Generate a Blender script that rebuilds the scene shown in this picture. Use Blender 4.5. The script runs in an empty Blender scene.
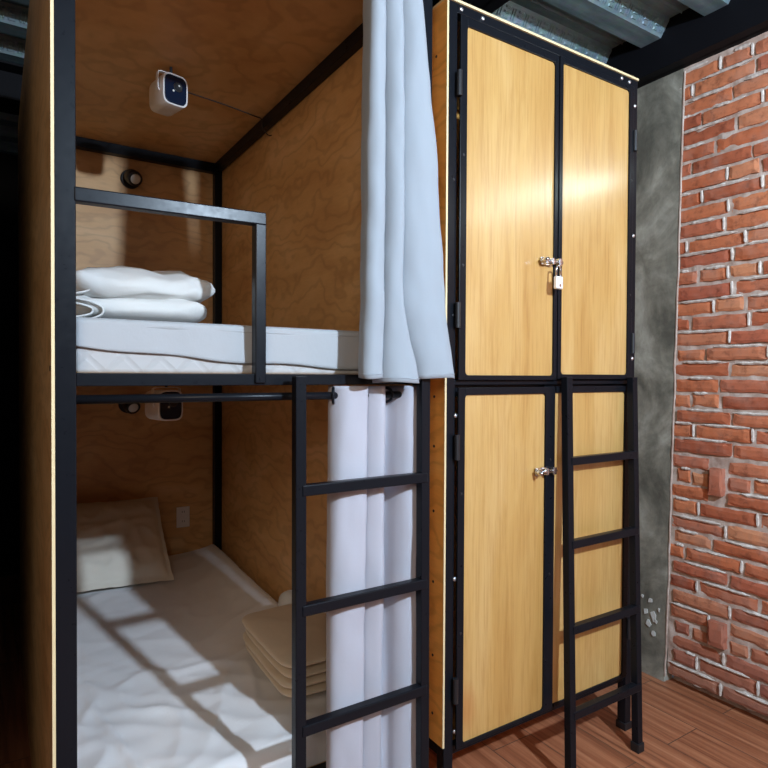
import bpy, bmesh, math, random
from mathutils import Vector, Matrix, noise
random.seed(7)
S = bpy.context.scene
COL = S.collection
PI = math.pi

# ------------------------------------------------------------------ materials
def srgb(r, g, b):
    def f(c):
        c /= 255.0
        return c / 12.92 if c <= .04045 else ((c + .055) / 1.055) ** 2.4
    return (f(r), f(g), f(b), 1)

class NT:
    def __init__(self, name):
        self.m = bpy.data.materials.new(name)
        self.m.use_nodes = True
        self.t = self.m.node_tree
        self.b = self.t.nodes['Principled BSDF']
    def n(self, typ, **kw):
        x = self.t.nodes.new(typ)
        for k, v in kw.items():
            if k.startswith('i_'):
                key = k[2:].replace('_', ' ')
                x.inputs[key].default_value = v
            else:
                setattr(x, k, v)
        return x
    def l(self, a, b):
        self.t.links.new(a, b)
    def ramp(self, fac, stops):
        r = self.n('ShaderNodeValToRGB')
        e = r.color_ramp.elements
        while len(e) < len(stops): e.new(.5)
        for el, (p, c) in zip(e, stops):
            el.position = p; el.color = c
        self.l(fac, r.inputs[0])
        return r.outputs[0]
    def coords(self, scale, kind='Object', rot=(0, 0, 0), loc=(0, 0, 0)):
        c = self.n('ShaderNodeTexCoord')
        mp = self.n('ShaderNodeMapping')
        mp.inputs['Scale'].default_value = scale
        mp.inputs['Rotation'].default_value = rot
        mp.inputs['Location'].default_value = loc
        self.l(c.outputs[kind], mp.inputs[0])
        return mp.outputs[0]
    def noise(self, vec, scale=5, detail=5, rough=.55, dist=0):
        x = self.n('ShaderNodeTexNoise')
        x.inputs['Scale'].default_value = scale
        x.inputs['Detail'].default_value = detail
        x.inputs['Roughness'].default_value = rough
        x.inputs['Distortion'].default_value = dist
        if vec is not None: self.l(vec, x.inputs['Vector'])
        return x.outputs['Fac']
    def mix(self, fac, a, b, mode='MIX'):
        x = self.n('ShaderNodeMix', data_type='RGBA', blend_type=mode)
        for s, v in ((0, fac), (6, a), (7, b)):
            if hasattr(v, 'links') or hasattr(v, 'is_linked'): self.l(v, x.inputs[s])
            else: x.inputs[s].default_value = v
        return x.outputs[2]
    def bump(self, h, strength=.2, dist=.01):
        x = self.n('ShaderNodeBump')
        x.inputs['Strength'].default_value = strength
        x.inputs['Distance'].default_value = dist
        self.l(h, x.inputs['Height'])
        self.l(x.outputs[0], self.b.inputs['Normal'])
    def base(self, v):
        if hasattr(v, 'is_linked'): self.l(v, self.b.inputs['Base Color'])
        else: self.b.inputs['Base Color'].default_value = v
    def set(self, **kw):
        for k, v in kw.items():
            self.b.inputs[k.replace('_', ' ')].default_value = v
        return self

M = {}
def simple(name, col, rough=.5, metal=0, spec=.5):
    q = NT(name); q.base(col); q.set(Roughness=rough, Metallic=metal)
    q.b.inputs['Specular IOR Level'].default_value = spec
    M[name] = q.m
    return q

# black painted steel
q = simple('black_steel', (.007, .008, .011, 1), .30, spec=.15)
f = q.noise(q.coords((1, 1, 1)), 60, 4)
q.l(q.ramp(f, [(.3, (.27, .27, .27, 1)), (.7, (.33, .33, .33, 1))]), q.b.inputs['Roughness'])
q.bump(f, .06, .002)
q = simple('beam_paint', (.003, .003, .005, 1), .7, spec=.2)
simple('black_plastic', (.012, .012, .014, 1), .45)
simple('dark_wall', (.006, .006, .008, 1), .85)  # near-black colour stands in for the darkness of the unlit passage
simple('chrome', (.72, .72, .74, 1), .22, 1)
simple('padlock_steel', (.86, .86, .88, 1), .3, .35)
simple('zinc_bolt', (.75, .76, .8, 1), .3, .9)
simple('lens_white', (.75, .75, .72, 1), .3)
simple('white_plastic', (.82, .78, .76, 1), .4)
simple('outlet_plastic', (.80, .76, .78, 1), .4)
simple('cable', (.03, .018, .012, 1), .6)
q = simple('projector_glass', (.006, .014, .035, 1), .08)
q = simple('ply_edge', srgb(226, 205, 160), .6)

# varnished rotary-cut plywood lining of the bunk
def ply(name, c_dark, c_mid, c_light, rough, axes='swirl', grain=1.0):
    q = NT(name)
    v = q.coords((1, 1, 1))
    if axes == 'swirl':
        big = q.noise(q.coords((1.2, 1.2, 3.2)), 1.6, 3, .5, .6)
        w = q.n('ShaderNodeTexWave', wave_type='BANDS', bands_direction='Z')
        w.inputs['Scale'].default_value = 2.6
        w.inputs['Distortion'].default_value = 22
        w.inputs['Detail'].default_value = 3
        w.inputs['Detail Scale'].default_value = 1.3
        w.inputs['Detail Roughness'].default_value = .55
        q.l(q.coords((.8, .8, 1.4)), w.inputs['Vector'])
        fine = q.noise(q.coords((6, 6, 40)), 3, 4, .6, .3)
        base = q.ramp(big, [(.3, c_dark), (.5, c_mid), (.72, c_light)])
        lines = q.ramp(w.outputs['Fac'], [(.0, (.66, .62, .56, 1)), (.35, (1, 1, 1, 1)), (1, (1.06, 1.06, 1.06, 1))])
        c = q.mix(.42 * grain, base, lines, 'MULTIPLY')
        c = q.mix(.25, c, q.ramp(fine, [(.3, (.72, .68, .62, 1)), (.7, (1.08, 1.06, 1.04, 1))]), 'MULTIPLY')
        hb = fine
    else:
        big = q.noise(q.coords((2.2, 2.2, .55)), 2.2, 4, .55, .8)
        fine = q.noise(q.coords((55, 55, 2.2)), 2.0, 5, .65, .25)
        mid = q.noise(q.coords((13, 13, .9)), 2.0, 4, .6, 1.2)
        base = q.ramp(big, [(.32, c_dark), (.5, c_mid), (.7, c_light)])
        c = q.mix(.55, base, q.ramp(mid, [(.3, (.80, .70, .55, 1)), (.5, (1, 1, 1, 1)), (.75, (1.06, 1.05, 1.0, 1))]), 'MULTIPLY')
        c = q.mix(.5, c, q.ramp(fine, [(.34, (.74, .62, .48, 1)), (.52, (1, 1, 1, 1)), (.8, (1.05, 1.05, 1.03, 1))]), 'MULTIPLY')
        kn = q.n('ShaderNodeTexVoronoi', feature='F1')
        kn.inputs['Scale'].default_value = 2.4
        q.l(q.coords((1, 1, .5)), kn.inputs['Vector'])
        c = q.mix(q.ramp(kn.outputs['Distance'], [(.03, (.5, .5, .5, 1)), (.12, (0, 0, 0, 1))]), c, srgb(176, 104, 44))
        hb = fine
    q.base(c)
    q.set(Roughness=rough)
    q.bump(hb, .05, .002)
    M[name] = q.m
    return q
ply('bunk_plywood', srgb(194, 144, 90), srgb(210, 162, 106), srgb(222, 178, 126), .5)
q = ply('locker_plywood', srgb(188, 143, 78), srgb(197, 155, 90), srgb(206, 167, 106), .42, 'grain')
q.b.inputs['Coat Weight'].default_value = 1; q.b.inputs['Coat Roughness'].default_value = .25
q.b.inputs['Anisotropic'].default_value = .0
tg = q.n('ShaderNodeTangent', direction_type='RADIAL', axis='Z'); q.l(tg.outputs[0], q.b.inputs['Tangent']); q.b.inputs['Anisotropic Rotation'].default_value = .25
ply('side_plywood', srgb(236, 172, 84), srgb(244, 184, 98), srgb(250, 196, 114), .45)

# fabrics
def fabric(name, col, weave=900, trans=.0, rough=.85, wr=0.0):
    q = NT(name); q.base(col); q.set(Roughness=rough)
    q.b.inputs['Specular IOR Level'].default_value = .15
    q.b.inputs['Sheen Weight'].default_value = .15
    f = q.noise(q.coords((1, 1, 1)), 22, 6, .6)
    q.bump(f, .12 + wr, .006)
    if trans:
        tr = q.n('ShaderNodeBsdfTranslucent')
        tr.inputs[0].default_value = col
        ms = q.n('ShaderNodeMixShader')
        ms.inputs[0].default_value = trans
        q.l(q.b.outputs[0], ms.inputs[1]); q.l(tr.outputs[0], ms.inputs[2])
        q.l(ms.outputs[0], q.t.nodes['Material Output'].inputs[0])
    M[name] = q.m
    return q
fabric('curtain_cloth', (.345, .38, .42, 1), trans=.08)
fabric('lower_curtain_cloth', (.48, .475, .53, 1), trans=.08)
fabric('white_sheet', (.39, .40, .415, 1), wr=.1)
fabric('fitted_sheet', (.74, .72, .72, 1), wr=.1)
fabric('white_duvet', (.62, .61, .59, 1), wr=.15)
fabric('cream_blanket', (.64, .53, .40, 1), wr=.15)
fabric('pillow_cotton', (.72, .66, .56, 1), wr=.1)
# quilted mattress ticking
q = fabric('quilted_ticking', (.46, .45, .45, 1))
hs = []
for sx in (1, -1):
    w1 = q.n('ShaderNodeTexWave', wave_type='BANDS', bands_direction='X', wave_profile='SIN'); w1.inputs['Scale'].default_value = 5.5; w1.inputs['Distortion'].default_value = .6
    q.l(q.coords((1, 0, 1), rot=(0, sx * PI / 4, 0)), w1.inputs['Vector']); hs.append(q.ramp(w1.outputs['Fac'], [(0, (0, 0, 0, 1)), (.16, (1, 1, 1, 1))]))
hm = q.mix(1.0, hs[0], hs[1], 'MULTIPLY')
q.bump(hm, .3, .004)
q.base(q.mix(hm, (.435, .425, .425, 1), (.46, .45, .45, 1)))  # grooves also tinted darker, so the quilting's shade is in the colour

# galvanised steel deck
q = NT('galvanised_steel')
f = q.noise(q.coords((1, 6, 6)), 3.5, 6, .6)
v = q.n('ShaderNodeTexVoronoi'); v.inputs['Scale'].default_value = 45
q.l(q.coords((1, 1, 1)), v.inputs['Vector'])
c = q.ramp(f, [(.3, (.13, .20, .22, 1)), (.7, (.30, .40, .43, 1))])
c = q.mix(.15, c, v.outputs['Color'], 'MULTIPLY')
q.base(c); q.set(Metallic=.3, Roughness=.42)
M['galvanised_steel'] = q.m

# concrete
q = NT('concrete')
f1 = q.noise(q.coords((1, 1, 1)), 3.0, 8, .62, .5)
f2 = q.noise(q.coords((1, 1, 1)), 22, 8, .65)
c = q.ramp(f1, [(.38, srgb(96, 94, 84)), (.5, srgb(134, 131, 118)), (.62, srgb(172, 169, 156))])
c = q.mix(.45, c, q.ramp(f2, [(.3, (.62, .62, .62, 1)), (.65, (1.08, 1.08, 1.08, 1))]), 'MULTIPLY')
f4 = q.noise(q.coords((1, 1.6, .8)), 6.5, 7, .7, 1.6)
c = q.mix(.5, c, q.ramp(f4, [(.32, (.62, .62, .60, 1)), (.5, (1, 1, 1, 1)), (.68, (1.3, 1.3, 1.28, 1))]), 'MULTIPLY')
q.base(c); q.set(Roughness=.8); q.bump(f2, .25, .004)
M['concrete'] = q.m
simple('plaster_chip', srgb(205, 205, 200), .9)

# brick
q = NT('brick')
g = q.n('ShaderNodeNewGeometry')
c = q.ramp(g.outputs['Random Per Island'], [(0, srgb(164, 86, 58)), (.25, srgb(190, 106, 68)), (.5, srgb(202, 124, 84)), (.75, srgb(176, 94, 68)), (1, srgb(208, 140, 100))])
f = q.noise(q.coords((1, 1, 1)), 26, 8, .68)
f3 = q.noise(q.coords((1, 1, 1)), 7, 6, .6)
c = q.mix(.75, c, q.ramp(f, [(.32, (.38, .30, .28, 1)), (.47, (.95, .95, .95, 1)), (.75, (1.25, 1.2, 1.15, 1))]), 'MULTIPLY')
# mortar haze smeared on brick faces
c = q.mix(q.ramp(f3, [(.50, (0, 0, 0, 1)), (.78, (.55, .55, .55, 1))]), c, srgb(176, 140, 124))
# greyer, dusty bricks in the lowest courses
sep = q.n('ShaderNodeSeparateXYZ'); tc = q.n('ShaderNodeTexCoord'); q.l(tc.outputs['Object'], sep.inputs[0])
mr = q.n('ShaderNodeMapRange'); mr.inputs[1].default_value = .55; mr.inputs[2].default_value = .02; mr.inputs[3].default_value = 0; mr.inputs[4].default_value = .62
q.l(sep.outputs['Z'], mr.inputs[0])
c = q.mix(mr.outputs[0], c, srgb(140, 104, 92))
q.base(c); q.set(Roughness=.88); q.bump(f, .5, .004)
M['brick'] = q.m
q = NT('mortar')
f = q.noise(q.coords((1, 1, 1)), 14, 8, .65)
c = q.ramp(f, [(.3, srgb(160, 132, 118)), (.5, srgb(188, 166, 152)), (.7, srgb(212, 198, 188))])
q.base(c); q.set(Roughness=.95); q.bump(f, .5, .006)
M['mortar'] = q.m
q = NT('lit_edge_mortar')  # paler copy of the mortar, with the light on its ledges in the colour
f = q.noise(q.coords((1, 1, 1)), 30, 6, .65)
q.base(q.ramp(f, [(.3, srgb(180, 164, 152)), (.5, srgb(206, 194, 184)), (.7, srgb(232, 226, 218))])); q.set(Roughness=.95); q.bump(f, .4, .004)
M['lit_edge_mortar'] = q.m

# wood-look floor tiles, boards running into the room
q = NT('floor_planks')
br = q.n('ShaderNodeTexBrick')
br.inputs['Scale'].default_value = 1
br.inputs['Brick Width'].default_value = .9
br.inputs['Row Height'].default_value = .20
br.inputs['Mortar Size'].default_value = .0022
br.inputs['Mortar Smooth'].default_value = .2
br.offset = .37
br.inputs['Color1'].default_value = (.25, .25, .25, 1)
br.inputs['Color2'].default_value = (.85, .85, .85, 1)
q.l(q.coords((1, 1, 1), rot=(0, 0, PI / 2), loc=(.33, .06, 0)), br.inputs['Vector'])
shift = q.n('ShaderNodeVectorMath', operation='ADD')
q.l(q.coords((26, .9, 1)), shift.inputs[0])
sc = q.n('ShaderNodeVectorMath', operation='SCALE'); sc.inputs['Scale'].default_value = 17
q.l(br.outputs['Color'], sc.inputs[0]); q.l(sc.outputs[0], shift.inputs[1])
f = q.noise(shift.outputs[0], 1.6, 6, .62, .4)
c = q.ramp(f, [(.28, srgb(116, 68, 46)), (.45, srgb(154, 94, 64)), (.6, srgb(176, 114, 80)), (.8, srgb(198, 142, 106))])
c = q.mix(.35, c, q.ramp(br.outputs['Color'], [(.2, (.78, .74, .72, 1)), (.9, (1.08, 1.06, 1.04, 1))]), 'MULTIPLY')
c = q.mix(br.outputs['Fac'], c, srgb(92, 66, 52))
q.base(c); q.set(Roughness=.42); q.bump(f, .08, .002)
M['floor_planks'] = q.m

# ------------------------------------------------------------------ builders
class MB:
    """collects shapes in world coordinates; .build links them as ONE mesh object"""
    def __init__(self): self.bm = bmesh.new()
    def box(self, x0, x1, y0, y1, z0, z1):
        vs = [self.bm.verts.new(p) for p in ((x0, y0, z0), (x1, y0, z0), (x1, y1, z0), (x0, y1, z0), (x0, y0, z1), (x1, y0, z1), (x1, y1, z1), (x0, y1, z1))]
        for a in ((3, 2, 1, 0), (4, 5, 6, 7), (0, 1, 5, 4), (1, 2, 6, 5), (2, 3, 7, 6), (3, 0, 4, 7)):
            self.bm.faces.new([vs[i] for i in a])
        return self
    def bar(self, p0, p1, w, d, side=(1, 0, 0)):
        p0, p1 = Vector(p0), Vector(p1); t = (p1 - p0).normalized()
        s = Vector(side); s = (s - t * s.dot(t)).normalized(); u = t.cross(s)
        vs = []
        for p in (p0, p1):
            for a, b in ((-1, -1), (1, -1), (1, 1), (-1, 1)):
                vs.append(self.bm.verts.new(p + s * (a * w / 2) + u * (b * d / 2)))
        for a in ((0, 3, 2, 1), (4, 5, 6, 7), (0, 1, 5, 4), (1, 2, 6, 5), (2, 3, 7, 6), (3, 0, 4, 7)):
            self.bm.faces.new([vs[i] for i in a])
        return self
    def lathe(self, p0, axis, prof, n=24, cap=True):
        """prof: list of (distance along axis, radius)"""
        t = Vector(axis).normalized(); s = t.orthogonal().normalized(); u = t.cross(s); p0 = Vector(p0)
        rings = []
        for h, r in prof:
            rings.append([self.bm.verts.new(p0 + t * h + (s * math.cos(a) + u * math.sin(a)) * r) for a in [2 * PI * i / n for i in range(n)]])
        for a, b in zip(rings, rings[1:]):
            for i in range(n):
                self.bm.faces.new((a[i], a[(i + 1) % n], b[(i + 1) % n], b[i]))
        if cap:
            self.bm.faces.new(list(reversed(rings[0]))); self.bm.faces.new(rings[-1])
        return self
    def cyl(self, p0, p1, r, n=20):
        d = Vector(p1) - Vector(p0)
        return self.lathe(p0, d, [(0, r), (d.length, r)], n)
    def pipe(self, pts, r, n=10):
        pts = [Vector(p) for p in pts]; rings = []
        for i, p in enumerate(pts):
            t = (pts[min(i + 1, len(pts) - 1)] - pts[max(i - 1, 0)]).normalized()
            ref = Vector((0, 0, 1)) if abs(t.z) < .9 else Vector((1, 0, 0))
            s = t.cross(ref).normalized(); u = t.cross(s)
            rr = r(i / (len(pts) - 1)) if callable(r) else r
            rings.append([self.bm.verts.new(p + (s * math.cos(2 * PI * k / n) + u * math.sin(2 * PI * k / n)) * rr) for k in range(n)])
        for a, b in zip(rings, rings[1:]):
            for i in range(n): self.bm.faces.new((a[i], a[(i + 1) % n], b[(i + 1) % n], b[i]))
        self.bm.faces.new(list(reversed(rings[0]))); self.bm.faces.new(rings[-1])
        return self
    def grid(self, rows, close=False):
        vs = [[self.bm.verts.new(p) for p in r] for r in rows]
        for a, b in zip(vs, vs[1:]):
            m = len(a)
            for i in range(m if close else m - 1):
                self.bm.faces.new((a[i], a[(i + 1) % m], b[(i + 1) % m], b[i]))
        return vs
    def build(self, name, mat, parent=None, bevel=0, smooth=False, solid=0, subd=0, bseg=2):
        bm = self.bm
        bmesh.ops.recalc_face_normals(bm, faces=bm.faces[:])
        root = parent
        while root is not None and root.parent is not None: root = root.parent
        if root is not None: off = root.location.copy()
        else:
            xs = [v.co for v in bm.verts]
            off = Vector(((min(c.x for c in xs) + max(c.x for c in xs)) / 2, (min(c.y for c in xs) + max(c.y for c in xs)) / 2, min(c.z for c in xs)))
        for v in bm.verts: v.co -= off
        me = bpy.data.meshes.new(name); bm.to_mesh(me); bm.free()
        o = bpy.data.objects.new(name, me); COL.objects.link(o)
        if parent is None: o.location = off
        else: o.parent = parent
        for m_ in (mat if isinstance(mat, (list, tuple)) else [mat]): me.materials.append(M[m_])
        if smooth:
            for p in me.polygons: p.use_smooth = True
        if bevel:
            b = o.modifiers.new('bevel', 'BEVEL'); b.width = bevel; b.segments = bseg; b.limit_method = 'ANGLE'; b.angle_limit = math.radians(50)
        if solid:
            s = o.modifiers.new('solid', 'SOLIDIFY'); s.thickness = solid; s.offset = 0
        if subd:
            s = o.modifiers.new('sub', 'SUBSURF'); s.levels = subd; s.render_levels = subd
        return o

def tag(o, label, cat, group=None):
    o['label'] = label; o['category'] = cat
    if group: o['group'] = group
    return o
def thing(name, loc, label, cat, group=None):
    o = bpy.data.objects.new(name, None); COL.objects.link(o); o.location = loc; o.empty_display_size = .1
    return tag(o, label, cat, group)
def struct(o):
    o['kind'] = 'structure'; return o
def copy_tree(o, parent=None):
    c = o.copy(); COL.objects.link(c)
    if parent is not None: c.parent = parent
    for ch in list(o.children): copy_tree(ch, c)
    return c
def n3(x, y, z): return noise.noise(Vector((x, y, z)))
def rounded_slab(mb, cx, cy, z0, z1, w, d, rot=0, amp=.006, seed=0, nx=26, ny=26, p=5, pz=2.6, puff=0.0):
    """soft rounded cushion-like slab (superellipsoid) with wrinkles"""
    c, s = math.cos(rot), math.sin(rot); rows = []
    nlat, nlon = 22, 72
    def se(a, e):
        v = math.cos(a); return math.copysign(abs(v) ** e, v)
    def ss(a, e):
        v = math.sin(a); return math.copysign(abs(v) ** e, v)
    e1, e2 = 2 / pz, 2 / p
    for i in range(nlat + 1):
        th = -PI / 2 + PI * i / nlat; r = []
        for j in range(nlon):
            ph = 2 * PI * j / nlon
            x = w / 2 * se(th, e1) * se(ph, e2); y = d / 2 * se(th, e1) * ss(ph, e2)
            zz = ss(th, e1)
            prof = 1 + puff * (1 - (2 * x / w) ** 2) * (1 - (2 * y / d) ** 2)
            z = (z0 + z1) / 2 + (z1 - z0) / 2 * zz * prof
            k = amp * (n3(x * 9 + seed, y * 9, z * 14) + .5 * n3(x * 22, y * 22 + seed, z * 30))
            x2, y2 = x * (1 + k / max(w, .05) * 2), y * (1 + k / max(d, .05) * 2)
            z += k * (1 if zz > -.6 else 0)
            r.append((cx + x2 * c - y2 * s, cy + x2 * s + y2 * c, z))
        rows.append(r)
    mb.grid(rows, close=True)
    bmesh.ops.remove_doubles(mb.bm, verts=mb.bm.verts[:], dist=1e-5)
    return mb

# ------------------------------------------------------------------ setting
struct(MB().box(-2.6, 2.7, -3.0, 5.05, -.04, 0).build('floor', 'floor_planks'))

# brick wall with the bricks modelled one by one in a single wall mesh
mb = MB()
WX = 2.64
mb.box(WX + .010, WX + .16, -3.0, 1.64, .06, 3.1)
mb.box(WX + .08, WX + .16, -3.0, 1.64, 0, .06)
# mortar bed as a lumpy skin
rows = []
ny, nz = 190, 300
for i in range(nz + 1):
    z = 2.86 * i / nz; r = []
    for j in range(ny + 1):
        y = 1.64 - 2.5 * j / ny
        d = .003 + .004 * n3(y * 9, z * 9, 1) + .004 * n3(y * 30, z * 30, 5)
        if z > 2.77: d -= .012 * (z - 2.77) / .05
        if z < .06: d += .05 * min(1, max(0, (1 - z / (.05 + .02 * n3(y * 9, 4, 2))) * 3))
        r.append((WX + d, y, z))
    rows.append(r)
mb.grid(rows)
for fc in mb.bm.faces: fc.material_index = 1
special = [(1.415, .971, .058, .118), (1.404, .31, .07, .105)]          # upright header bricks that stand proud
def brick(mb, y0, y1, z0, z1, proud, seed):
    n_y, n_z = 8, 4; rows = []
    for i in range(n_z + 1):
        r = []
        for j in range(n_y + 1):
            fy, fz = j / n_y, i / n_z
            y = y0 + (y1 - y0) * fy; z = z0 + (z1 - z0) * fz
            e = .006
            y += e * n3(seed, z * 40, 3 + fy); z += e * n3(y * 25, seed, 7 + fz * 3)
            edge = min(fy * (y1 - y0), (1 - fy) * (y1 - y0), fz * (z1 - z0), (1 - fz) * (z1 - z0))
            x = WX - proud + (.005 if edge < .001 else 0) + .0022 * n3(y * 22, z * 22, seed)
            r.append((x, y, z))
        rows.append(r)
    vs = mb.grid(rows)
    ring = vs[0] + [r[-1] for r in vs[1:]] + list(reversed(vs[-1][:-1])) + [r[0] for r in reversed(vs[1:-1])]
    back = [mb.bm.verts.new((WX + .03, v.co.y, v.co.z)) for v in ring]
    k = len(ring)
    for i in range(k): mb.bm.faces.new((ring[i], ring[(i + 1) % k], back[(i + 1) % k], back[i]))
n0 = len(mb.bm.faces)
smear = []
course = .0695
z = .046; k = 0
while z < 2.77:
    y = 1.64 - (.02 if k % 2 else .0) - random.uniform(0, .02)
    first = [.245, .115, .235, .06, .18][k % 5] + random.uniform(-.012, .012)
    ln = first
    while y > -.86:
        h = .0525 + random.uniform(-.004, .004); zz = z + random.uniform(-.003, .003)
        y0 = y - ln
        hit = any(abs((y + y0) / 2 - sy) < (ln + sw) / 2 + .008 and abs(zz + h / 2 - sz) < (h + sh) / 2 + .008 for sy, sz, sw, sh in special)
        if hit:
            for sy, sz, sw, sh in special:
                if abs(zz + h / 2 - sz) < (h + sh) / 2:
                    if y - (sy + sw / 2 + .016) > .03: brick(mb, sy + sw / 2 + .016, y, zz, zz + h, .006, k * 7.1 + y)
                    if (sy - sw / 2 - .016) - y0 > .03: brick(mb, y0, sy - sw / 2 - .016, zz, zz + h, .006, k * 7.3 + y0)
        else:
            pr = random.choice([.003, .005, .007, .010])
            brick(mb, y0, y, zz, zz + h, pr, k * 3.7 + y * 11)
            if random.random() < .72: smear.append(('top', y0, y, zz + h, pr))
            if random.random() < .5: smear.append(('end', y0, y0, zz, zz + h))
        y = y0 - random.uniform(.012, .021)
        ln = random.choice([.24, .235, .245, .235, .115])
    z += course + random.uniform(-.0015, .0015); k += 1
for sy, sz, sw, sh in special: brick(mb, sy - sw / 2, sy + sw / 2, sz - sh / 2, sz + sh / 2, .03, sy * 9)
# plain plastered run of the same wall beyond the column
mb.bm.faces.ensure_lookup_table()
for fc in mb.bm.faces[n0:]: fc.material_index = 0
# mortar ridges, coloured paler as if lit, along brick tops and near ends
n1 = len(mb.bm.faces)
for kind, a_, b_, c_, d_ in smear:
    if kind == 'top':
        sd = a_ * 7 + c_ * 13
        ya, yb = a_ + random.uniform(-.012, .06), b_ - random.uniform(-.006, .06)
        if yb - ya < .03: continue
        ps = []
        for i in range(15):
            yy = ya + (yb - ya) * i / 14
            ps.append((WX - .001 - .003 * (1 + n3(yy * 45, sd, 1)), yy, c_ + .0055 + .003 * n3(yy * 40, sd, 4)))
        mb.pipe(ps, lambda t_: .0016 + (.0055 + .0022 * n3(t_ * 6, sd, 9)) * min(1, 6 * t_, 6 * (1 - t_)) , 6)
    else:
        sd = a_ * 5 + c_ * 9
        ps = [(WX - .002 - .003 * (1 + n3(sd, zz * 30, 1)), a_ - .006 + .002 * n3(zz * 25, sd, 2), zz) for zz in [c_ + .004 + (d_ - c_) * i / 5 for i in range(6)]]
        mb.pipe(ps, lambda t_: .003 + (.0030 + .0025 * n3(t_ * 5, sd, 9)) * min(1, 4 * t_ + .3, 4 * (1 - t_) + .3), 6)
mb.bm.faces.ensure_lookup_table()
for fc in mb.bm.faces[n1:]: fc.material_index = 2
ow = mb.build('wall_right', ['brick', 'mortar', 'lit_edge_mortar'])
struct(ow)

# concrete column, a touch proud of the bricks
mb = MB(); rows = []
for i in range(61):
    z = 2.9 * i / 60; r = []
    e = 1.648 - .058 * z / 2.8 + .006 * n3(0, z * 7, 3)
    r.append((WX + .05, e - .002, z))
    for j in range(13):
        y = e + (2.35 - e) * j / 12
        r.append((WX - .012 + .003 * n3(y * 5, z * 5, 9), y, z))
    r.append((WX + .05, 2.35, z))
    rows.append(r)
mb.grid(rows)
struct(mb.build('concrete_column', 'concrete', smooth=False))
# ragged mortar line where bricks meet column
mb = MB(); pts = []
for i in range(140):
    z = .03 + 2.78 * i / 139
    pts.append((WX - .011 + .002 * n3(1, z * 20, 0), 1.646 - .058 * z / 2.8 + .006 * n3(0, z * 7, 3) - .004, z))
mb.pipe(pts, .0045, 6)
struct(mb.build('trim_1', 'mortar'))
# chips in the foot of the column
mb = MB()
for y, zc, s in ((1.72, .36, .018), (1.745, .30, .022), (1.70, .29, .03), (1.73, .25, .026), (1.69, .27, .015), (1.675, .33, .012), (1.70, .21, .018), (1.76, .37, .012)):
    a0 = random.uniform(0, 6); c = [mb.bm.verts.new((WX - .0165, y + s * .8 * math.cos(a0 + a) * random.uniform(.4, 1), zc + s * math.sin(a0 + a) * random.uniform(.4, 1))) for a in (0, .9, 2.1, 3.1, 4.2, 5.2)]
    mb.bm.faces.new(c)
struct(mb.build('trim_2', 'plaster_chip', solid=.003))
struct(MB().box(WX, WX + .16, 2.35, 5.05, 0, 3.1).build('wall_right', 'dark_wall'))
struct(MB().box(-2.6, WX, 5.0, 5.1, 0, 3.1).build('wall_back', 'dark_wall'))
struct(MB().box(-.24, -.17, 1.60, 5.0, 0, 2.62).build('neighbour_bunk_side', 'dark_wall'))  # unseen side of the neighbouring bunk, placed close to darken the gap

# galvanised trapezoid deck
mb = MB(); prof = []
y = 1.65 - .3 * 12
ZL, ZU = 2.965, 3.032
while y < 5.05:
    prof += [(y - .045, ZU), (y, ZL), (y + .10, ZL), (y + .145, ZU), (y + .195, ZU), (y + .20, ZU - .008), (y + .205, ZU)]
    y += .3
mb.grid([[(x, py, pz) for py, pz in prof] for x in (-2.6, 2.62)])
# embossments on the webs that face the room: groups of three short dashes alternating with two uprights
y = 1.65 - .3 * 2
nn = Vector((0, -(ZU - ZL), -.045)).normalized()
while y < 3.6:
    x = -.4
    while x < 2.5:
        def em(xc, t0, t1, hw):
            t0v = Vector((0, y - .045 * t0, ZL + (ZU - ZL) * t0)); t1v = Vector((0, y - .045 * t1, ZL + (ZU - ZL) * t1))
            q4 = []
            for px, tv in ((xc - hw, t0v), (xc + hw, t0v), (xc + hw, t1v), (xc - hw, t1v)): q4.append(Vector((px, 0, 0)) + tv)
            cen = sum(q4, Vector()) / 4
            lo = [mb.bm.verts.new(p + nn * .0005) for p in q4]; hi = [mb.bm.verts.new(cen + (p - cen) * .65 + nn * .004) for p in q4]
            mb.bm.faces.new(hi)
            for i in range(4): mb.bm.faces.new((lo[i], lo[(i + 1) % 4], hi[(i + 1) % 4], hi[i]))
        for t in (.18, .42, .66): em(x, t, t + .14, .016)
        for dx in (.032, .046): em(x + dx, .18, .8, .0042)
        x += .078
    y += .3
struct(mb.build('ceiling', 'galvanised_steel'))

def ibeam(mb, axis, c, a0, a1, z0, h=.21, w=.11, tf=.010, tw=.008):
    for (o0, o1, q0, q1) in ((-w / 2, w / 2, z0, z0 + tf), (-w / 2, w / 2, z0 + h - tf, z0 + h), (-tw / 2, tw / 2, z0, z0 + h)):
        if axis == 'Y': mb.box(c + o0, c + o1, a0, a1, q0, q1)
        else: mb.box(a0, a1, c + o0, c + o1, q0, q1)
    return mb
struct(ibeam(MB(), 'Y', 2.60, -3, 5.0, 2.825).box(2.548, 2.556, -3, 5.0, 2.83, 3.03).build('steel_beam', 'beam_paint'))
struct(ibeam(MB(), 'Y', 1.56, -3, 5.0, 2.825, h=.15).build('steel_beam', 'beam_paint'))
struct(ibeam(MB(), 'X', 3.62, -2.6, 2.5, 2.78, h=.18, w=.2).build('steel_beam', 'beam_paint'))

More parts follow.
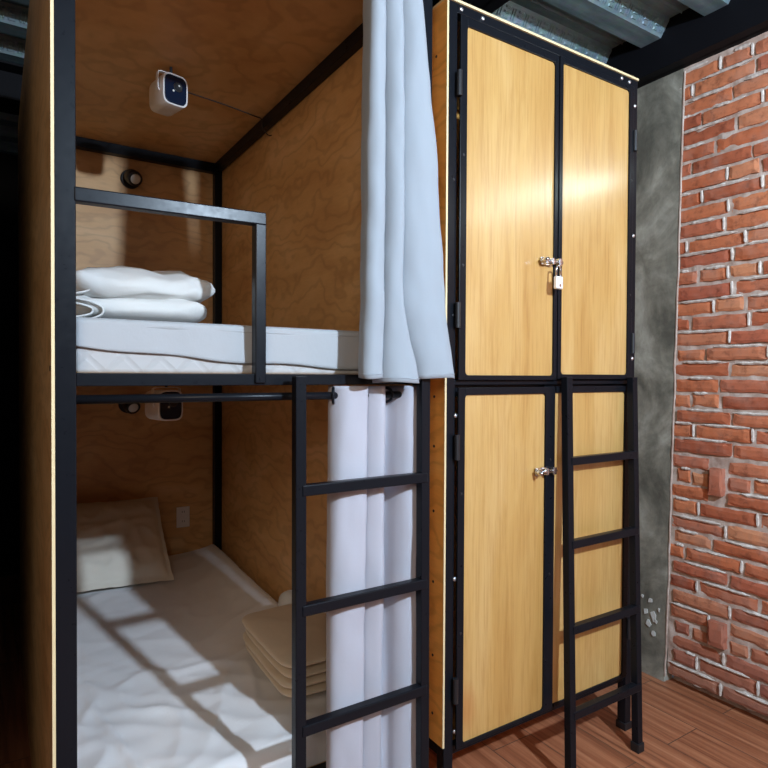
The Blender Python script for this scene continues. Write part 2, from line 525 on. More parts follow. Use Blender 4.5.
# ------------------------------------------------------------------ bunk bed
T = 'black_steel'
XL0, XL1, XR0, XR1 = .108, .150, 1.082, 1.122     # post faces
YF0, YF1, YB0, YB1 = 1.48, 1.52, 3.545, 3.59
ZT0, ZT1 = 2.625, 2.67
bunk = thing('bunk_bed', (.6, 2.5, 0), 'two-level capsule bunk of plywood panels in a black steel tube frame', 'bunk bed')
for x0, x1, y0, y1 in ((XL0, XL1, YF0, YF1), (XR0, XR1, YF0, YF1), (XL0, XL1, YB0, YB1), (1.092, 1.135, YB0, YB1)):
    MB().box(x0, x1, y0, y1, 0, ZT1).build('post', T, bunk, .002)
def rail(x0, x1, y0, y1, z0, z1): return MB().box(x0, x1, y0, y1, z0, z1).build('frame_rail', T, bunk, .002)
rail(XL1, XR0, YF0 + .004, YF1, 1.401, 1.430)                # front edge of the upper bed
rail(XL1, 1.092, YB0, YB1, 1.401, 1.430)
rail(XL1, XR0, YF0 + .002, YF1, ZT0, ZT1)                    # top front
rail(XL1, 1.092, YB0, YB1, ZT0 - .008, ZT1)                  # top back
rail(1.092, 1.126, YF1, YB0, ZT0 - .006, ZT1)                 # top right, running into the bunk
rail(XL0, XL1, YF1, YB0, ZT0 - .01, ZT1)
rail(XL1, 1.122, 1.596, 1.630, .185, .249)                  # lower bed
rail(XL1, 1.092, YB0, YB1, .185, .225)
rail(1.092, 1.122, YF1, YB0, .185, .225)
rail(XL0, XL1, YF1, YB0, .185, .225)
P = 'bunk_plywood'
pe = MB().box(.102, .108, 1.480, 3.6, .05, ZT1).build('side_panel', P, bunk); pe['label'] = 'outer left plywood side panel'
MB().box(.1015, .1080, 1.4775, 1.480, .05, ZT1).build('panel_edge', 'ply_edge', pe)
mb = MB().box(1.1235, 1.1295, 1.497, 3.6, .05, ZT1)
for v in mb.bm.verts:
    if v.co.y > 2: v.co.x += .0125
pe = mb.build('side_panel', P, bunk)
MB().box(1.1230, 1.1300, 1.4945, 1.497, .05, ZT1).build('panel_edge', 'ply_edge', pe)
MB().box(.108, 1.136, 3.592, 3.6, .05, ZT1).build('back_panel', P, bunk)
MB().box(.102, 1.142, 1.5, 3.6, ZT1, ZT1 + .012).build('roof_panel', P, bunk)
MB().box(XL1, 1.092, 1.522, 3.544, 1.406, 1.428).build('bed_board', P, bunk)
MB().box(XL1, 1.092, 1.64, 3.544, .226, .244).build('bed_board', P, bunk)
# guard rail
gr = MB().bar((.146, 1.492, 1.8215), (.589, 1.492, 1.829), .030, .032, (0, 1, 0)).build('guard_rail', T, bunk, .003)
MB().box(.560, .589, 1.4765, 1.507, 1.406, 1.815).build('guard_post', T, gr, .003)
MB().cyl((.575, 1.475, 1.418), (.575, 1.479, 1.418), .005, 10).build('bolt', T, gr)
# rods
MB().cyl((XL1, 1.494, 1.371), (XR0 + .002, 1.494, 1.371), .0105, 16).build('curtain_rod', T, bunk, smooth=True)
ur = MB().cyl((.16, 1.462, 2.585), (1.11, 1.462, 2.585), .0115, 16).build('curtain_rod', T, bunk, smooth=True)
for x in (.17, 1.10): MB().box(x - .008, x + .008, 1.462, 1.482, 2.575, 2.595).build('rod_bracket', T, ur)
MB().cyl((.1005, 1.51, 1.44), (.1085, 1.51, 1.44), .006, 10).build('bolt', T, bunk)

# ------------------------------------------------------------------ curtains
def catmull(pts, m):
    out = []; n = len(pts)
    for i in range(n - 1):
        p0, p1, p2, p3 = pts[max(i - 1, 0)], pts[i], pts[i + 1], pts[min(i + 2, n - 1)]
        for k in range(m):
            t = k / m
            out.append(tuple(.5 * (2 * b + (c - a) * t + (2 * a - 5 * b + 4 * c - d) * t * t + (3 * b - a - 3 * c + d) * t ** 3) for a, b, c, d in zip(p0, p1, p2, p3)))
    out.append(tuple(pts[-1])); return out
def curtain_sheet(sections, zrows, wr, seed, hem=None):
    """sections: list of (z, [(x,y)...]) from top to bottom"""
    dense = [(z, catmull(p, 6)) for z, p in sections]; rows = []
    for i in range(zrows + 1):
        z = dense[0][0] + (dense[-1][0] - dense[0][0]) * i / zrows
        for (za, pa), (zb, pb) in zip(dense, dense[1:]):
            if zb <= z <= za + 1e-6:
                t = (za - z) / (za - zb); t = t * t * (3 - 2 * t) * .35 + t * .65; break
        r = []
        for j, (a, b) in enumerate(zip(pa, pb)):
            x = a[0] + (b[0] - a[0]) * t; y = a[1] + (b[1] - a[1]) * t
            y += wr * (n3(x * 10 + seed, 0, z * 5) + .6 * n3(x * 26, seed, z * 12))
            zz = z + (hem(j / len(pa)) * (i / zrows) ** 6 if hem else 0)
            r.append((x, y, zz))
        rows.append(r)
    return rows
top = [(.908, 1.53), (.884, 1.475), (.876, 1.43), (.89, 1.413), (.918, 1.425), (.928, 1.47), (.924, 1.50), (.930, 1.46), (.943, 1.43), (.962, 1.42), (.982, 1.432), (.988, 1.475), (.982, 1.50), (.990, 1.465), (1.008, 1.435), (1.03, 1.425), (1.046, 1.435), (1.054, 1.465)]
mid = [(.896, 1.52), (.867, 1.465), (.860, 1.42), (.880, 1.40), (.908, 1.412), (.917, 1.46), (.912, 1.49), (.920, 1.445), (.932, 1.412), (.953, 1.40), (.970, 1.41), (.977, 1.455), (.970, 1.49), (.982, 1.45), (1.01, 1.418), (1.055, 1.406), (1.098, 1.42), (1.110, 1.45)]
lowmid = [(.884, 1.495), (.856, 1.455), (.846, 1.412), (.866, 1.39), (.90, 1.40), (.910, 1.45), (.904, 1.48), (.910, 1.44), (.922, 1.402), (.943, 1.388), (.964, 1.397), (.974, 1.45), (.962, 1.49), (.978, 1.455), (1.012, 1.418), (1.07, 1.405), (1.126, 1.415), (1.140, 1.45)]
bot = [(.876, 1.475), (.846, 1.445), (.836, 1.405), (.855, 1.385), (.893, 1.395), (.903, 1.44), (.90, 1.465), (.905, 1.43), (.925, 1.398), (.97, 1.383), (1.016, 1.390), (1.024, 1.44), (.992, 1.48), (1.026, 1.45), (1.050, 1.406), (1.11, 1.394), (1.156, 1.408), (1.168, 1.44)]
low = [(x, y + .004) for x, y in bot]
mb = MB(); mb.grid(curtain_sheet([(2.605, top), (2.0, mid), (1.63, lowmid), (1.40, bot)], 90, .007, 3, hem=lambda s: (.020 if s < .36 else .008 if s < .74 else .020) + .002 * math.sin(s * 30)))
cu = thing('curtain', (.98, 1.45, 1.40), 'off-white curtain of the upper bunk, pulled aside and hanging over the ladder top', 'curtain', 'bunk privacy curtains')
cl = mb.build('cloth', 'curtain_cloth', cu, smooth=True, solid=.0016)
rowsH = curtain_sheet([(2.605, top), (2.0, mid), (1.63, lowmid), (1.40, bot)], 90, .007, 3, hem=lambda s: (.020 if s < .36 else .008 if s < .74 else .020) + .002 * math.sin(s * 30))
mb = MB(); mb.pipe([(x, y - .0008, z + .012) for x, y, z in rowsH[-1][::2]], .0011, 6); mb.build('hem', 'curtain_cloth', cu, smooth=True)
for x in (.888, .965, 1.03):
    mb = MB(); mb.pipe([(x, 1.462 + .017 * math.cos(a), 2.585 + .017 * math.sin(a)) for a in [2 * PI * k / 24 for k in range(25)]], .003, 8); mb.build('grommet', T, cu, smooth=True)

ltop = [(.838, 1.61), (.806, 1.575), (.826, 1.532), (.865, 1.518), (.905, 1.522), (.914, 1.565), (.906, 1.60), (.918, 1.545), (.945, 1.52), (.967, 1.527), (.98, 1.562), (.99, 1.59), (1.015, 1.59), (1.032, 1.555), (1.052, 1.528), (1.082, 1.522), (1.094, 1.53), (1.096, 1.55)]
lmid = [(.83, 1.60), (.800, 1.56), (.803, 1.522), (.84, 1.505), (.895, 1.507), (.905, 1.55), (.898, 1.59), (.915, 1.54), (.95, 1.515), (.972, 1.525), (.984, 1.57), (.992, 1.60), (1.016, 1.59), (1.03, 1.545), (1.05, 1.52), (1.078, 1.513), (1.09, 1.525), (1.094, 1.545)]
lbot = [(.82, 1.552), (.798, 1.535), (.797, 1.508), (.83, 1.494), (.886, 1.494), (.897, 1.52), (.905, 1.55), (.925, 1.548), (.95, 1.535), (.968, 1.525), (.985, 1.53), (1.0, 1.548), (1.015, 1.54), (1.022, 1.52), (1.042, 1.502), (1.072, 1.494), (1.09, 1.50), (1.096, 1.52)]
sh_ = lambda P_, dy: [(x * .982, y + dy) for x, y in P_]
mb = MB(); mb.grid(curtain_sheet([(1.398, sh_(ltop, -.058)), (.85, sh_(lmid, -.045)), (.03, sh_(lbot, -.03))], 110, .005, 11, hem=None))
cu2 = thing('curtain', (.95, 1.54, .03), 'off-white curtain of the lower bunk, gathered on its rod behind the bunk ladder', 'curtain', 'bunk privacy curtains')
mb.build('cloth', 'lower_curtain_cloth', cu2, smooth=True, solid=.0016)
for x, tilt in ((.806, .55), (.982, -.75), (.91, .3)):
    mb = MB(); ring = []
    for k in range(25):
        a = 2 * PI * k / 24
        dx, dy, dz = 0, .021 * math.cos(a), .021 * math.sin(a)
        ring.append((x * .985 + dy * math.sin(tilt), 1.494 + dy * math.cos(tilt), 1.371 + dz))
    mb.pipe(ring, .0042, 8); mb.build('grommet', T, cu2, smooth=True)

# ------------------------------------------------------------------ ladders
def ladder(loc, label, top, bot, w, rungs, group, foot=True, sec=.030, dep=.028):
    t = thing('bunk_ladder', loc, label, 'ladder', group)
    top, bot = Vector(top), Vector(bot)
    for s in (-1, 1):
        d = Vector((s * w / 2, 0, 0))
        r = MB().bar(bot + d, top + d, sec, dep).build('rail', T, t, .002)
        if foot:
            b = bot + d
            MB().box(b.x - sec / 2 - .004, b.x + sec / 2 + .004, b.y - dep / 2 - .004, b.y + dep / 2 + .004, 0, .035).build('foot_cap', 'black_plastic', r, .003)
        MB().bar(top + d + Vector((0, 0, 0)), top + d + Vector((0, 0, .0012)), sec + .001, dep + .001).build('end_cap', 'black_plastic', r)
    for z in rungs:
        c = bot + (top - bot) * ((z - bot.z) / (top.z - bot.z))
        MB().box(c.x - w / 2 + sec / 2 - .012, c.x + w / 2 + .006, c.y - .017, c.y + .011, z - .0145, z + .0145).build('rung', T, t, .003)
    return t
ladder((.864, 1.435, 0), 'black steel ladder standing against the open bunk, beside the lower curtain', (.8635, 1.438, 1.424), (.8635, 1.430, 0), .400, (1.128, .815, .501, .187), 'black bunk ladders')
ladder((1.88, 1.42, 0), 'black steel ladder leaning on the wooden locker doors', (1.912, 1.466, 1.424), (1.868, 1.395, 0), .378, (1.125, .832, .535, .242), 'black bunk ladders')

# ------------------------------------------------------------------ locker
lk = thing('locker', (1.68, 1.8, 0), 'tall four-door plywood locker with a black steel frame beside the bunk', 'locker')
LX0, LX1, LY = 1.199, 2.165, 1.5
for x0, x1, y0, y1 in ((LX0, LX0 + .037, LY, LY + .037), (LX1 - .037, LX1, LY, LY + .037), (LX0, LX0 + .037, 2.06, 2.1), (LX1 - .037, LX1, 2.06, 2.1)):
    p_ = MB().box(x0, x1, y0, y1, 0, 2.608).build('post', T, lk, .002)
    MB().box(x0 - .004, x1 + .004, y0 - .004, y1 + .004, 0, .03).build('foot_cap', 'black_plastic', p_, .003)
def lrail(x0, x1, y0, y1, z0, z1): MB().box(x0, x1, y0, y1, z0, z1).build('frame_rail', T, lk, .002)
a, b = LX0 + .037, LX1 - .037
lrail(a, b, LY, LY + .035, 2.578, 2.608)
lrail(a, b, LY + .001, LY + .035, 1.398, 1.414)
lrail(a, b, LY + .022, LY + .045, 1.36, 1.398)
lrail(a, b, LY + .01, LY + .035, .20, .228)
lrail(1.66, 1.712, LY + .014, LY + .045, .2, 2.58)
for z in (.2, 1.4, 2.575):
    lrail(LX0, LX0 + .03, 1.537, 2.06, z, z + .03); lrail(LX1 - .03, LX1, 1.537, 2.06, z, z + .03)
sp = MB().box(1.193, 1.199, LY, 2.1, .24, 2.61).build('side_panel', 'side_plywood', lk); sp['label'] = 'left plywood side panel facing the bunk'
MB().box(1.1925, 1.1993, LY - .0025, LY, .24, 2.61).build('panel_edge', 'ply_edge', sp)
for z in (.33, .52, .76, .99, 1.20, 1.36, 2.18, 2.45):
    MB().cyl((1.194, 1.552, z), (1.1915, 1.552, z), .0045, 10).build('screw', 'black_plastic', sp)
MB().box(2.158, 2.164, LY + .038, 2.058, .24, 2.60).build('side_panel', 'side_plywood', lk)
MB().box(1.199, 2.165, 2.1, 2.106, .2, 2.61).build('back_panel', 'side_plywood', lk)
MB().box(1.193, 2.166, LY - .004, 2.106, 2.609, 2.617).build('top_panel', 'ply_edge', lk)
MB().box(1.236, 2.128, 1.54, 2.1, .195, .2).build('bottom_panel', 'side_plywood', lk)
def door(x0, x1, z0, z1, l, r, t, bt, hinges, hside, label):
    d = MB().box(x0 - .012 if l else x0, x1 + .012 if r else x1, LY - .006, LY + .008, z0 - .01, z1 + .01).build('door', 'locker_plywood', lk)
    d['label'] = label
    mb = MB()
    y0, y1 = LY - .013, LY - .0055
    if l: mb.box(x0 - l, x0, y0, y1, z0 - bt, z1 + t)
    if r: mb.box(x1, x1 + r, y0, y1, z0 - bt, z1 + t)
    mb.box(x0, x1, y0, y1, z1, z1 + t); mb.box(x0, x1, y0, y1, z0 - bt, z0)
    # little gussets that round the corners of the opening
    for cx, sx in ((x0, 1), (x1, -1)):
        if (sx == 1 and not l) or (sx == -1 and not r): continue
        for cz, sz in ((z0, 1), (z1, -1)):
            g = .011
            pts = [(cx, cz), (cx + sx * g, cz), (cx + sx * g * .3, cz + sz * g * .3), (cx, cz + sz * g)]
            lo = [mb.bm.verts.new((px, y0, pz)) for px, pz in pts]; hi = [mb.bm.verts.new((px, y1, pz)) for px, pz in pts]
            mb.bm.faces.new(lo); mb.bm.faces.new(hi)
            for i in range(4): mb.bm.faces.new((lo[i], lo[(i + 1) % 4], hi[(i + 1) % 4], hi[i]))
    mb.build('door_frame', T, d, .0015)
    for hz in hinges:
        hx = x0 - l - .006 if hside < 0 else x1 + r + .006
        MB().cyl((hx, LY - .014, hz - .04), (hx, LY - .014, hz + .04), .009, 12).build('hinge', 'black_plastic', d, smooth=False)
    return d
d1 = door(1.268, 1.676, 1.43, 2.54, .028, .017, .028, .016, (1.62, 2.35), -1, 'upper left locker door')
d2 = door(1.717, 2.10, 1.435, 2.55, .018, .025, .022, .018, (1.56, 2.36), 1, 'upper right locker door')
d3 = door(1.268, 1.640, .238, 1.366, .028, .048, .024, .012, (.42, 1.20), -1, 'lower left locker door')
d4 = door(1.694, 2.09, .242, 1.368, 0, .03, .024, .012, (.42, 1.20), 1, 'lower right locker door')
def silver(x, z, y=LY): MB().lathe((x, y, z), (0, -1, 0), [(0, .0075), (.002, .0075), (.005, .005), (.0056, .001)], 12).build('bolt', 'zinc_bolt', lk, smooth=True)
for x, z in ((1.238, 1.30), (1.238, .775), (1.243, .28), (1.34, 2.592), (2.062, 2.592), (2.11, 2.59), (2.146, 2.505), (2.146, 1.99), (2.146, 1.50), (1.25, 2.592)): silver(x, z)
def dark(x, z, y=LY - .013): MB().lathe((x, y, z), (0, -1, 0), [(0, .005), (.002, .004), (.0026, .001)], 10).build('rivet', 'black_plastic', lk)
for x, z in ((1.226, 2.05), (1.226, 1.62)): dark(x, z, LY)
for x, z in ((1.254, 2.13), (1.254, 1.78), (1.254, 1.05), (1.254, .60), (1.664, .72), (1.664, 1.13), (2.112, 1.75), (2.112, 2.2)): dark(x, z)
# bolt latches
def latch(d, x, z, long=.07):
    f = MB().box(x - .045, x + .012, LY - .0165, LY - .0125, z - .014, z + .014).build('latch', 'chrome', d, .002)
    MB().cyl((x - .05, LY - .024, z), (x + .05, LY - .024, z), .0075, 14).build('latch_bolt', 'chrome', f, smooth=True)
    for q in (-.032, 0): MB().box(x + q - .005, x + q + .005, LY - .033, LY - .0125, z - .012, z + .012).build('latch_guide', 'chrome', f, .002)
    MB().box(x + .028, x + .044, LY - .034, LY - .0125, z - .013, z + .013).build('latch_keeper', 'chrome', f, .002)
    MB().cyl((x - .048, LY - .052, z), (x - .048, LY - .02, z), .006, 12).build('latch_knob', 'chrome', f, smooth=True)
    return f
latch(d1, 1.652, 1.832)
latch(d3, 1.632, 1.092)
# padlock
pl = thing('padlock', (1.655, 1.455, 1.73), 'small silver padlock hanging from the latch of the upper locker doors', 'padlock')
MB().box(1.638, 1.671, 1.441, 1.457, 1.732, 1.776).build('lock_body', 'padlock_steel', pl, .004, bseg=3)
pts = [(1.644, 1.449, 1.770), (1.644, 1.449, 1.802)] + [(1.6545 - .0105 * math.cos(a), 1.449, 1.802 + .0105 * math.sin(a)) for a in [PI * k / 12 for k in range(1, 12)]] + [(1.665, 1.449, 1.802), (1.665, 1.449, 1.770)]
MB().pipe(pts, .0032, 10).build('shackle', 'chrome', pl, smooth=True)
MB().cyl((1.6545, 1.4412, 1.744), (1.6545, 1.4398, 1.744), .005, 12).build('keyhole_plate', 'chrome', pl)

# ------------------------------------------------------------------ bedding
def mattress_rows(x0, x1, y0, y1, z0, z1, rad, wr, seed, nx=90, ny=150, crease=None):
    """top skin of a mattress with rounded edges going down to z0"""
    rows = []
    us = [-1.0, -.6, -.3, -.12] + [i / nx for i in range(nx + 1)] + [1.12, 1.3, 1.6, 2.0]
    vs = [-1.0, -.6, -.3, -.12] + [i / ny for i in range(ny + 1)] + [1.12, 1.3, 1.6, 2.0]
    def edge(t, lo, hi):
        if t < 0: return lo, -t
        if t > 1: return hi, t - 1
        return lo + (hi - lo) * t, 0
    for v in vs:
        y, dv = edge(v, y0, y1); r = []
        for u in us:
            x, du = edge(u, x0, x1)
            dn = max(du, dv)
            dist = min(x - x0, x1 - x, y - y0, y1 - y)
            z = z1 if z1 else bed_z(x, y)
            if dist < rad:
                z -= rad - math.sqrt(max(0, rad * rad - (rad - dist) ** 2))
            z = z if dn == 0 else z - (z - z0) * min(1, dn)
            if dn == 0 and crease: z += crease(x, y)
            if dn == 0: z += wr * (n3(x * 6 + seed, y * 3, 0) + .5 * n3(x * 14, y * 11 + seed, 2))
            yy = y - (.004 * n3(x * 9, z * 20, seed) if dv else 0)
            r.append((x, yy, z))
        rows.append(r)
    return rows
# lower mattress with its fitted sheet
LM = thing('mattress', (.62, 2.55, .244), 'lower bunk mattress in a rumpled white fitted sheet', 'mattress', 'bunk mattresses')
MB().box(.158, 1.084, 1.64, 3.53, .2445, .30).build('mattress_core', 'quilted_ticking', LM, .02, bseg=4)
def bed_z(x, y):
    t = min(max((y - 1.63) / 1.7, 0), 1)
    return .330 + .075 * t ** 1.2 + .030 * min(1, max(0, (x - .80) / .28)) ** 2
def crease(x, y):
    k = .0
    # pulled folds fanning from the front right corner and shallow cross wrinkles further back
    k += .006 * math.exp(-((y - 1.9) / .35) ** 2) * (1 - abs(2 * ((x * 5.5 + y * 7.5 + .5 * n3(x * 4, y * 4, 4)) % 1) - 1)) ** 2
    k += .004 * max(0, n3(x * 2.2 + .6 * y, y * 12 - 3.5 * x, 8)) + .002 * n3(x * 5, y * 22 - 6 * x, 2)
    k += .009 * max(0, 1 - 4.5 * abs(n3(x * 4.2 + 1, y * 3.6 - 2.4 * x, 3))) ** 2 * (.35 + .65 * (y < 2.3))
    k += .010 * math.exp(-((x - .36 + .17 * (y - 1.55)) / .010) ** 2) * math.exp(-((y - 1.7) / .5) ** 4)
    return k
mb = MB(); mb.grid(mattress_rows(.153, 1.089, 1.632, 3.535, .25, 0, .035, .004, 5, crease=crease))
mb.build('fitted_sheet', 'fitted_sheet', LM, smooth=True)
# upper mattress
UM = thing('mattress', (.62, 2.55, 1.43), 'upper bunk mattress with quilted side behind the black guard rail', 'mattress', 'bunk mattresses')
MB().box(.153, 1.088, 1.535, 3.53, 1.4302, 1.55).build('mattress_core', 'quilted_ticking', UM, .010, bseg=4)
MB().pipe([(.17, 1.533, 1.540), (.6, 1.532, 1.541), (1.07, 1.533, 1.540)], .004, 8).build('piping', 'white_sheet', UM, smooth=True)
# upper sheet: top skin with a front drop whose hem droops
rows = []
nx = 100
def hem_z(x):
    k = min(max((x - .15) / .9, 0), 1)
    base = 1.492 - .028 * min(1, k / .35) if k < .35 else 1.464 - .026 * (k - .35) / .65
    return base + .003 * math.sin(x * 21)
for i in range(40):
    v = i / 39; r = []
    for j in range(nx + 1):
        x = .153 + .935 * j / nx
        if v < .35:
            t = v / .35; z = hem_z(x) + (1.548 - hem_z(x)) * t; y = 1.530 - .004 * (1 - t) + .003 * n3(x * 12, z * 10, 3) * (1 - t * .5)
        elif v < .5:
            t = (v - .35) / .15; a = t * PI / 2; y = 1.553 - .023 * math.cos(a); z = 1.548 + .010 * math.sin(a)
        else:
            t = (v - .5) / .5; y = 1.553 + 1.97 * t; z = 1.558 + .003 * n3(x * 7, y * 5, 1)
        r.append((x, y, z))
    rows.append(r)
mb = MB(); mb.grid(rows)
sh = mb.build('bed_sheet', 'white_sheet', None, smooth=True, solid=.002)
tag(sh, 'smooth white sheet spread over the upper bunk mattress', 'sheet')

# folded duvet on the upper bed
dv = thing('folded_duvet', (.33, 1.9, 1.56), 'folded white duvet lying on the upper bunk behind the guard rail', 'duvet')
mb = MB()
rounded_slab(mb, .338, 1.905, 1.5660, 1.650, .385, .40, rot=-.02, amp=.014, seed=2, p=5, pz=2.6, puff=.06)
mb.build('fold', 'white_duvet', dv, smooth=True)
mb = MB()
rounded_slab(mb, .345, 1.915, 1.612, 1.724, .392, .42, rot=.02, amp=.022, seed=9, p=4.6, pz=2.2, puff=.10)
mb.build('fold', 'white_duvet', dv, smooth=True)
# loose open fold ends at its left front corner
def loop_sheet(mb, x0, yf, z0, w, h, d, lean, seed):
    rows = []
    for i in range(13):
        y = yf + d * i / 12; r = []
        for k in range(25):
            a = -PI / 2 + PI * k / 24
            x = x0 + w * math.cos(a) + lean * (y - yf); zz = z0 + h / 2 + h / 2 * math.sin(a) * (1 - .12 * math.cos(a))
            r.append((x + .003 * n3(y * 20, k * .3, seed), y + .004 * n3(k * .4, seed, i * .3), zz))
        rows.append(r)
    mb.grid(rows)
for zz, hh, ww, sd in ((1.562, .058, .075, 1), (1.572, .036, .050, 2), (1.634, .052, .055, 4)):
    mb = MB(); loop_sheet(mb, .160, 1.700 + (.03 if sd == 4 else 0), zz, ww, hh, .12, .15, sd); mb.build('open_fold', 'white_duvet', dv, smooth=True, solid=.004)

# pillow on the lower bed
pw, ph = .60, .55
def pillow_side(sgn, thick):
    rows = []
    for i in range(37):
        v = -1 + 2 * i / 36; r = []
        for j in range(45):
            u = -1 + 2 * j / 44
            uu, vv = min(1, abs(u) / .93), min(1, abs(v) / .91)
            t = thick * ((1 - uu ** 3.2) * (1 - vv ** 3.2)) ** .55
            wr = .013 * (1 - abs(n3(u * 2.2 - v * 2.0, v * 2.6 + u * 1.6, 3))) ** 5 * min(1, t / .03)
            pinch = 1 - .03 * (1 - v * v)
            x = u * pw / 2 * pinch; y = v * ph / 2 * (1 - .03 * (1 - u * u))
            r.append(Vector((x + .006 * n3(v * 3, u, 5), y + .006 * n3(u * 3, v, 8), sgn * (t + wr + .0015))))
        rows.append(r)
    return rows
R = Matrix.Translation((.452, 3.29, .585)) @ Matrix.Rotation(math.radians(2), 4, 'Z') @ Matrix.Rotation(math.radians(38), 4, 'X') @ Matrix.Rotation(math.radians(-3), 4, 'Z')
mb = MB()
for sgn, th in ((1, .07), (-1, .055)): mb.grid([[R @ p for p in r] for r in pillow_side(sgn, th)])
bmesh.ops.remove_doubles(mb.bm, verts=mb.bm.verts[:], dist=.0035)
pil = mb.build('pillow', 'pillow_cotton', None, smooth=True)
tag(pil, 'cream cotton pillow propped at the head of the lower bunk', 'pillow')
mb = MB()
ring = []
for k in range(121):
    a = 2 * PI * k / 120
    u = max(-1, min(1, 1.35 * math.cos(a))) * .92; v = max(-1, min(1, 1.35 * math.sin(a))) * .90
    ring.append(R @ Vector((u * pw / 2, v * ph / 2, .0065)))
mb.pipe(ring, .0022, 6); mb.build('seam', 'pillow_cotton', pil) if False else mb.bm.free()

# folded blanket on the lower bed
bl = thing('folded_blanket', (.93, 1.97, .398), 'cream folded blanket lying on the lower bunk against the right panel', 'blanket')
for i, (z0, z1, dx, dy, w, d) in enumerate(((.398, .436, .004, -.002, .255, .46), (.428, .466, 0, 0, .26, .465), (.459, .498, .003, -.006, .255, .455), (.490, .538, -.002, -.003, .262, .462))):
    mb = MB(); rounded_slab(mb, .914 + dx, 1.965 + dy, z0, z1, w + .05, d + .03, rot=-.05 + .01 * i, amp=.006, seed=i * 5, p=7, pz=2.2, puff=.12 if i == 3 else 0)
    mb.build('fold', 'cream_blanket', bl, smooth=True)
tw = MB(); rounded_slab(tw, 1.035, 2.30, .408, .53, .10, .14, rot=.1, amp=.01, seed=4, p=3, pz=2.2)
tag(tw.build('folded_towel', 'white_duvet', None, smooth=True), 'small white towel tucked behind the cream folded blanket', 'towel')

# ------------------------------------------------------------------ small fittings
def projector(loc, label):
    t = thing('mini_projector', loc, label, 'projector', 'mini projectors hung in the bunks')
    cx, cy, cz = loc[0], loc[1], loc[2]          # loc = top centre, front face at y = loc.y
    w, h, dp = .104, .124, .140
    zc = cz - .042 - h / 2
    def section(y, sw, sh, n=40, p=4.5):
        return [(cx + sw / 2 * math.copysign(abs(math.cos(a)) ** (2 / p), math.cos(a)), y, zc + sh / 2 * math.copysign(abs(math.sin(a)) ** (2 / p), math.sin(a))) for a in [2 * PI * k / n for k in range(n)]]
    mb = MB()
    vs = mb.grid([section(cy + yy, w * s, h * s) for yy, s in ((.003, .90), (0, .93), (0, .99), (.004, 1), (.05, 1), (.118, .985), (.132, .94), (dp, .82))], close=True)
    mb.bm.faces.new(vs[0]); mb.bm.faces.new(vs[-1])
    body = mb.build('body', 'white_plastic', t, smooth=True)
    mb = MB(); vs = mb.grid([section(cy + .002, w * .88, h * .9), section(cy - .0012, w * .87, h * .89), section(cy - .0018, w * .84, h * .86)], close=True)
    mb.bm.faces.new(vs[0]); mb.bm.faces.new(vs[-1])
    gl = mb.build('front_glass', 'projector_glass', t, smooth=False)
    MB().lathe((cx + .008, cy - .0015, zc + .012), (0, -1, 0), [(0, .019), (.003, .019), (.004, .016), (.002, .013), (.0035, .004), (.0037, .0005)], 24).build('lens', 'black_plastic', gl, smooth=True)
    MB().lathe((cx + .012, cy - .0052, zc + .018), (0, -1, 0), [(0, .004), (.0012, .003)], 12).build('lens_glint', 'lens_white', gl)
    MB().lathe((cx - .010, cy - .0018, zc - .006), (0, -1, 0), [(0, .0045), (.001, .0035)], 12).build('sensor', 'lens_white', gl)
    # carry handle that hangs it from the ceiling
    mb = MB(); xs = cx - w / 2 - .006
    rows = []
    pts = [(cx - .05 + .0, zc + h / 2 - .07), (xs, zc + h / 2 - .06), (xs, zc + h / 2 - .01), (xs + .002, zc + h / 2 + .006), (xs + .012, zc + h / 2 + .010), (cx, zc + h / 2 + .010), (-xs + 2 * cx - .012, zc + h / 2 + .010), (-xs + 2 * cx - .002, zc + h / 2 + .006), (-xs + 2 * cx, zc + h / 2 - .01), (-xs + 2 * cx, zc + h / 2 - .06), (cx + .05, zc + h / 2 - .07)]
    mb.grid([[(x, cy + yy, z) for x, z in pts] for yy in (.032, .05)])
    mb.build('handle', 'white_plastic', t, solid=.003, bevel=.0008)
    MB().cyl((cx, cy + .041, cz - .034), (cx, cy + .041, cz), .006, 12).build('mount_stem', 'black_plastic', t)
    for ch in t.children_recursive: ch.data.transform(Matrix.Rotation(math.radians(13), 4, 'Z'))
    return t, zc
pj, zc = projector((.612, 2.50, 2.669), 'white mini projector with cable hung from the upper bunk ceiling')
mb = MB(); pts = [(.62, 2.63, zc + .02), (.635, 2.66, zc + .035), (.66, 2.69, 2.655), (.72, 2.72, 2.6675), (.90, 2.752, 2.6675), (1.05, 2.79, 2.6672), (1.085, 2.79, 2.660), (1.091, 2.79, 2.62), (1.12, 2.79, 2.592), (1.134, 2.77, 2.588)]
cbl = mb.pipe([tuple(p) for p in catmull(pts, 5)], .0028, 8).build('power_cable', 'cable', pj, smooth=True)
pj2 = bpy.data.objects.new('mini_projector', None); COL.objects.link(pj2); pj2.location = (.598, 2.52, 1.4055)
tag(pj2, 'white mini projector hung under the upper bed board, partly hidden by the curtain rod', 'projector', 'mini projectors hung in the bunks')
def copy_children(src, dst, skip=()):
    for ch in list(src.children):
        if ch in skip: continue
        c = ch.copy(); COL.objects.link(c); c.parent = dst
        copy_children(ch, c)
copy_children(pj, pj2, (cbl,))

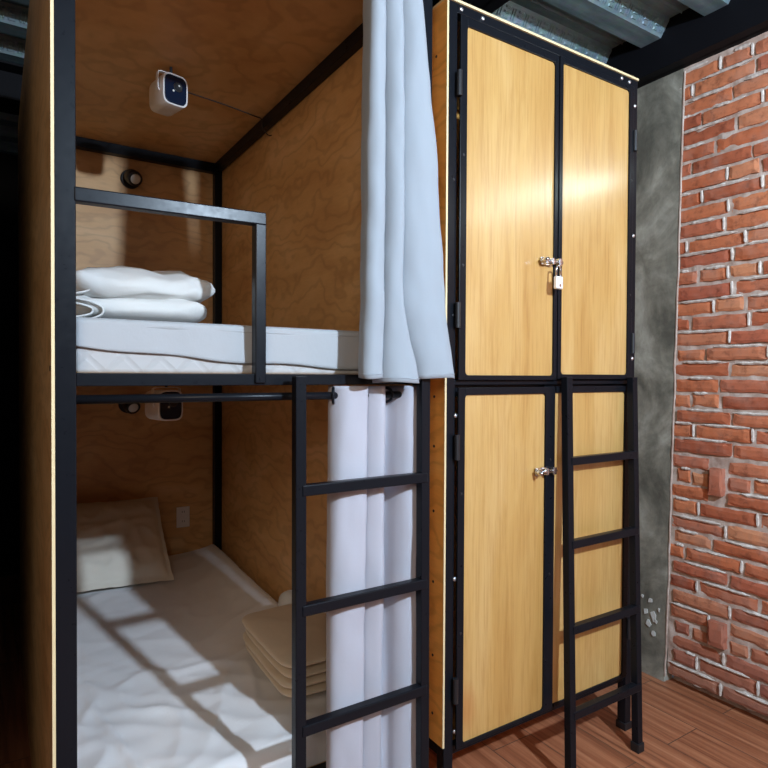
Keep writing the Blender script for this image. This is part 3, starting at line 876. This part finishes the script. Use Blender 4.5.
rl = thing('reading_lamp', (.634, 3.592, 2.505), 'black round reading lamp on the upper bunk back panel above the guard rail', 'lamp', 'reading lamps on the back panels')
MB().lathe((.634, 3.592, 2.505), (0, -1, 0), [(0, .052), (.010, .052), (.014, .047), (.014, .03)], 32).build('wall_plate', 'black_plastic', rl, smooth=False)
ax = Vector((.18, -.85, -.42)).normalized(); c0 = Vector((.630, 3.578, 2.522))
MB().lathe(c0, ax, [(0, .022), (.02, .040), (.06, .042), (.082, .038), (.082, .026)], 28).build('lamp_head', 'black_plastic', rl, smooth=False)
MB().lathe(c0 + ax * .0815, ax, [(0, .027), (.003, .025), (.007, .012), (.008, .001)], 24).build('lens', 'lens_white', rl, smooth=True)
rl2 = bpy.data.objects.new('reading_lamp', None); COL.objects.link(rl2); rl2.location = (.622, 3.592, 1.262)
tag(rl2, 'black reading lamp on the lower bunk back panel, just under the curtain rod', 'lamp', 'reading lamps on the back panels')
copy_children(rl, rl2)

ou = thing('wall_outlet', (.92, 3.592, .595), 'small white power outlet on the lower bunk back panel beside the pillow', 'outlet')
MB().box(.882, .957, 3.585, 3.592, .535, .655).build('face_plate', 'outlet_plastic', ou, .003)
for z in (.57, .625):
    s_ = MB().box(.903, .936, 3.583, 3.586, z - .017, z + .017).build('socket', 'outlet_plastic', ou, .002)
    for dx in (-.006, .006): MB().box(.9195 + dx - .0012, .9195 + dx + .0012, 3.5825, 3.5832, z - .004, z + .007).build('slot', 'black_plastic', s_)

# ------------------------------------------------------------------ light
def point(name, loc, power, col, r):
    l = bpy.data.lights.new(name, 'POINT'); l.energy = power; l.color = col; l.shadow_soft_size = r
    o = bpy.data.objects.new(name, l); COL.objects.link(o); o.location = loc; return o
point('ceiling_lamp_light', (1.19, -1.0, 2.53), 435, (.66, .82, 1.0), .045)
point('wall_lamp_light', (2.46, .80, 2.42), 1.2, (.76, 1.0, 1.0), .05)
l = bpy.data.lights.new('locker_glare_light', 'AREA'); l.energy = 3.6; l.color = (.76, 1, 1); l.shape = 'RECTANGLE'; l.size = .95; l.size_y = .05  # added strip beside the wall lamp, widens the glare on the locker doors
o = bpy.data.objects.new('locker_glare_light', l); COL.objects.link(o); o.location = (2.52, .57, 2.42)
o.rotation_euler = Vector((-1, .25, -.35)).to_track_quat('-Z', 'Y').to_euler()
l = bpy.data.lights.new('room_fill_light', 'AREA'); l.energy = 30; l.color = (1, .85, .68); l.shape = 'RECTANGLE'; l.size = 1.0; l.size_y = 1.0
o = bpy.data.objects.new('room_fill_light', l); COL.objects.link(o); o.location = (-.95, -1.1, 2.45)
o.rotation_euler = (Vector((1.6, 2.6, -1.2))).to_track_quat('-Z', 'Y').to_euler()
w = bpy.data.worlds.new('World'); S.world = w; w.use_nodes = True
w.node_tree.nodes['Background'].inputs[0].default_value = (.75, .85, 1, 1)
w.node_tree.nodes['Background'].inputs[1].default_value = .05

# ------------------------------------------------------------------ camera
yaw, pit, rol = math.radians(32.77), math.radians(.848), math.radians(.285)
F = Vector((math.sin(yaw) * math.cos(pit), math.cos(yaw) * math.cos(pit), -math.sin(pit)))
Rv = Vector((math.cos(yaw), -math.sin(yaw), 0)); U = Rv.cross(F)
Rv, U = Rv * math.cos(rol) + U * math.sin(rol), U * math.cos(rol) - Rv * math.sin(rol)
cam = bpy.data.cameras.new('Camera'); co = bpy.data.objects.new('Camera', cam); COL.objects.link(co)
mat = Matrix((Rv, U, -F)).transposed().to_4x4(); mat.translation = (0, 0, 1.429)
co.matrix_world = mat
cam.sensor_fit = 'HORIZONTAL'; cam.sensor_width = 36; cam.lens = 604.14 / 768 * 36; cam.clip_start = .02
S.camera = co
S.view_settings.view_transform = 'Standard'; S.view_settings.look = 'None'; S.view_settings.exposure = 0; S.view_settings.gamma = 1
S.view_settings.use_curve_mapping = False
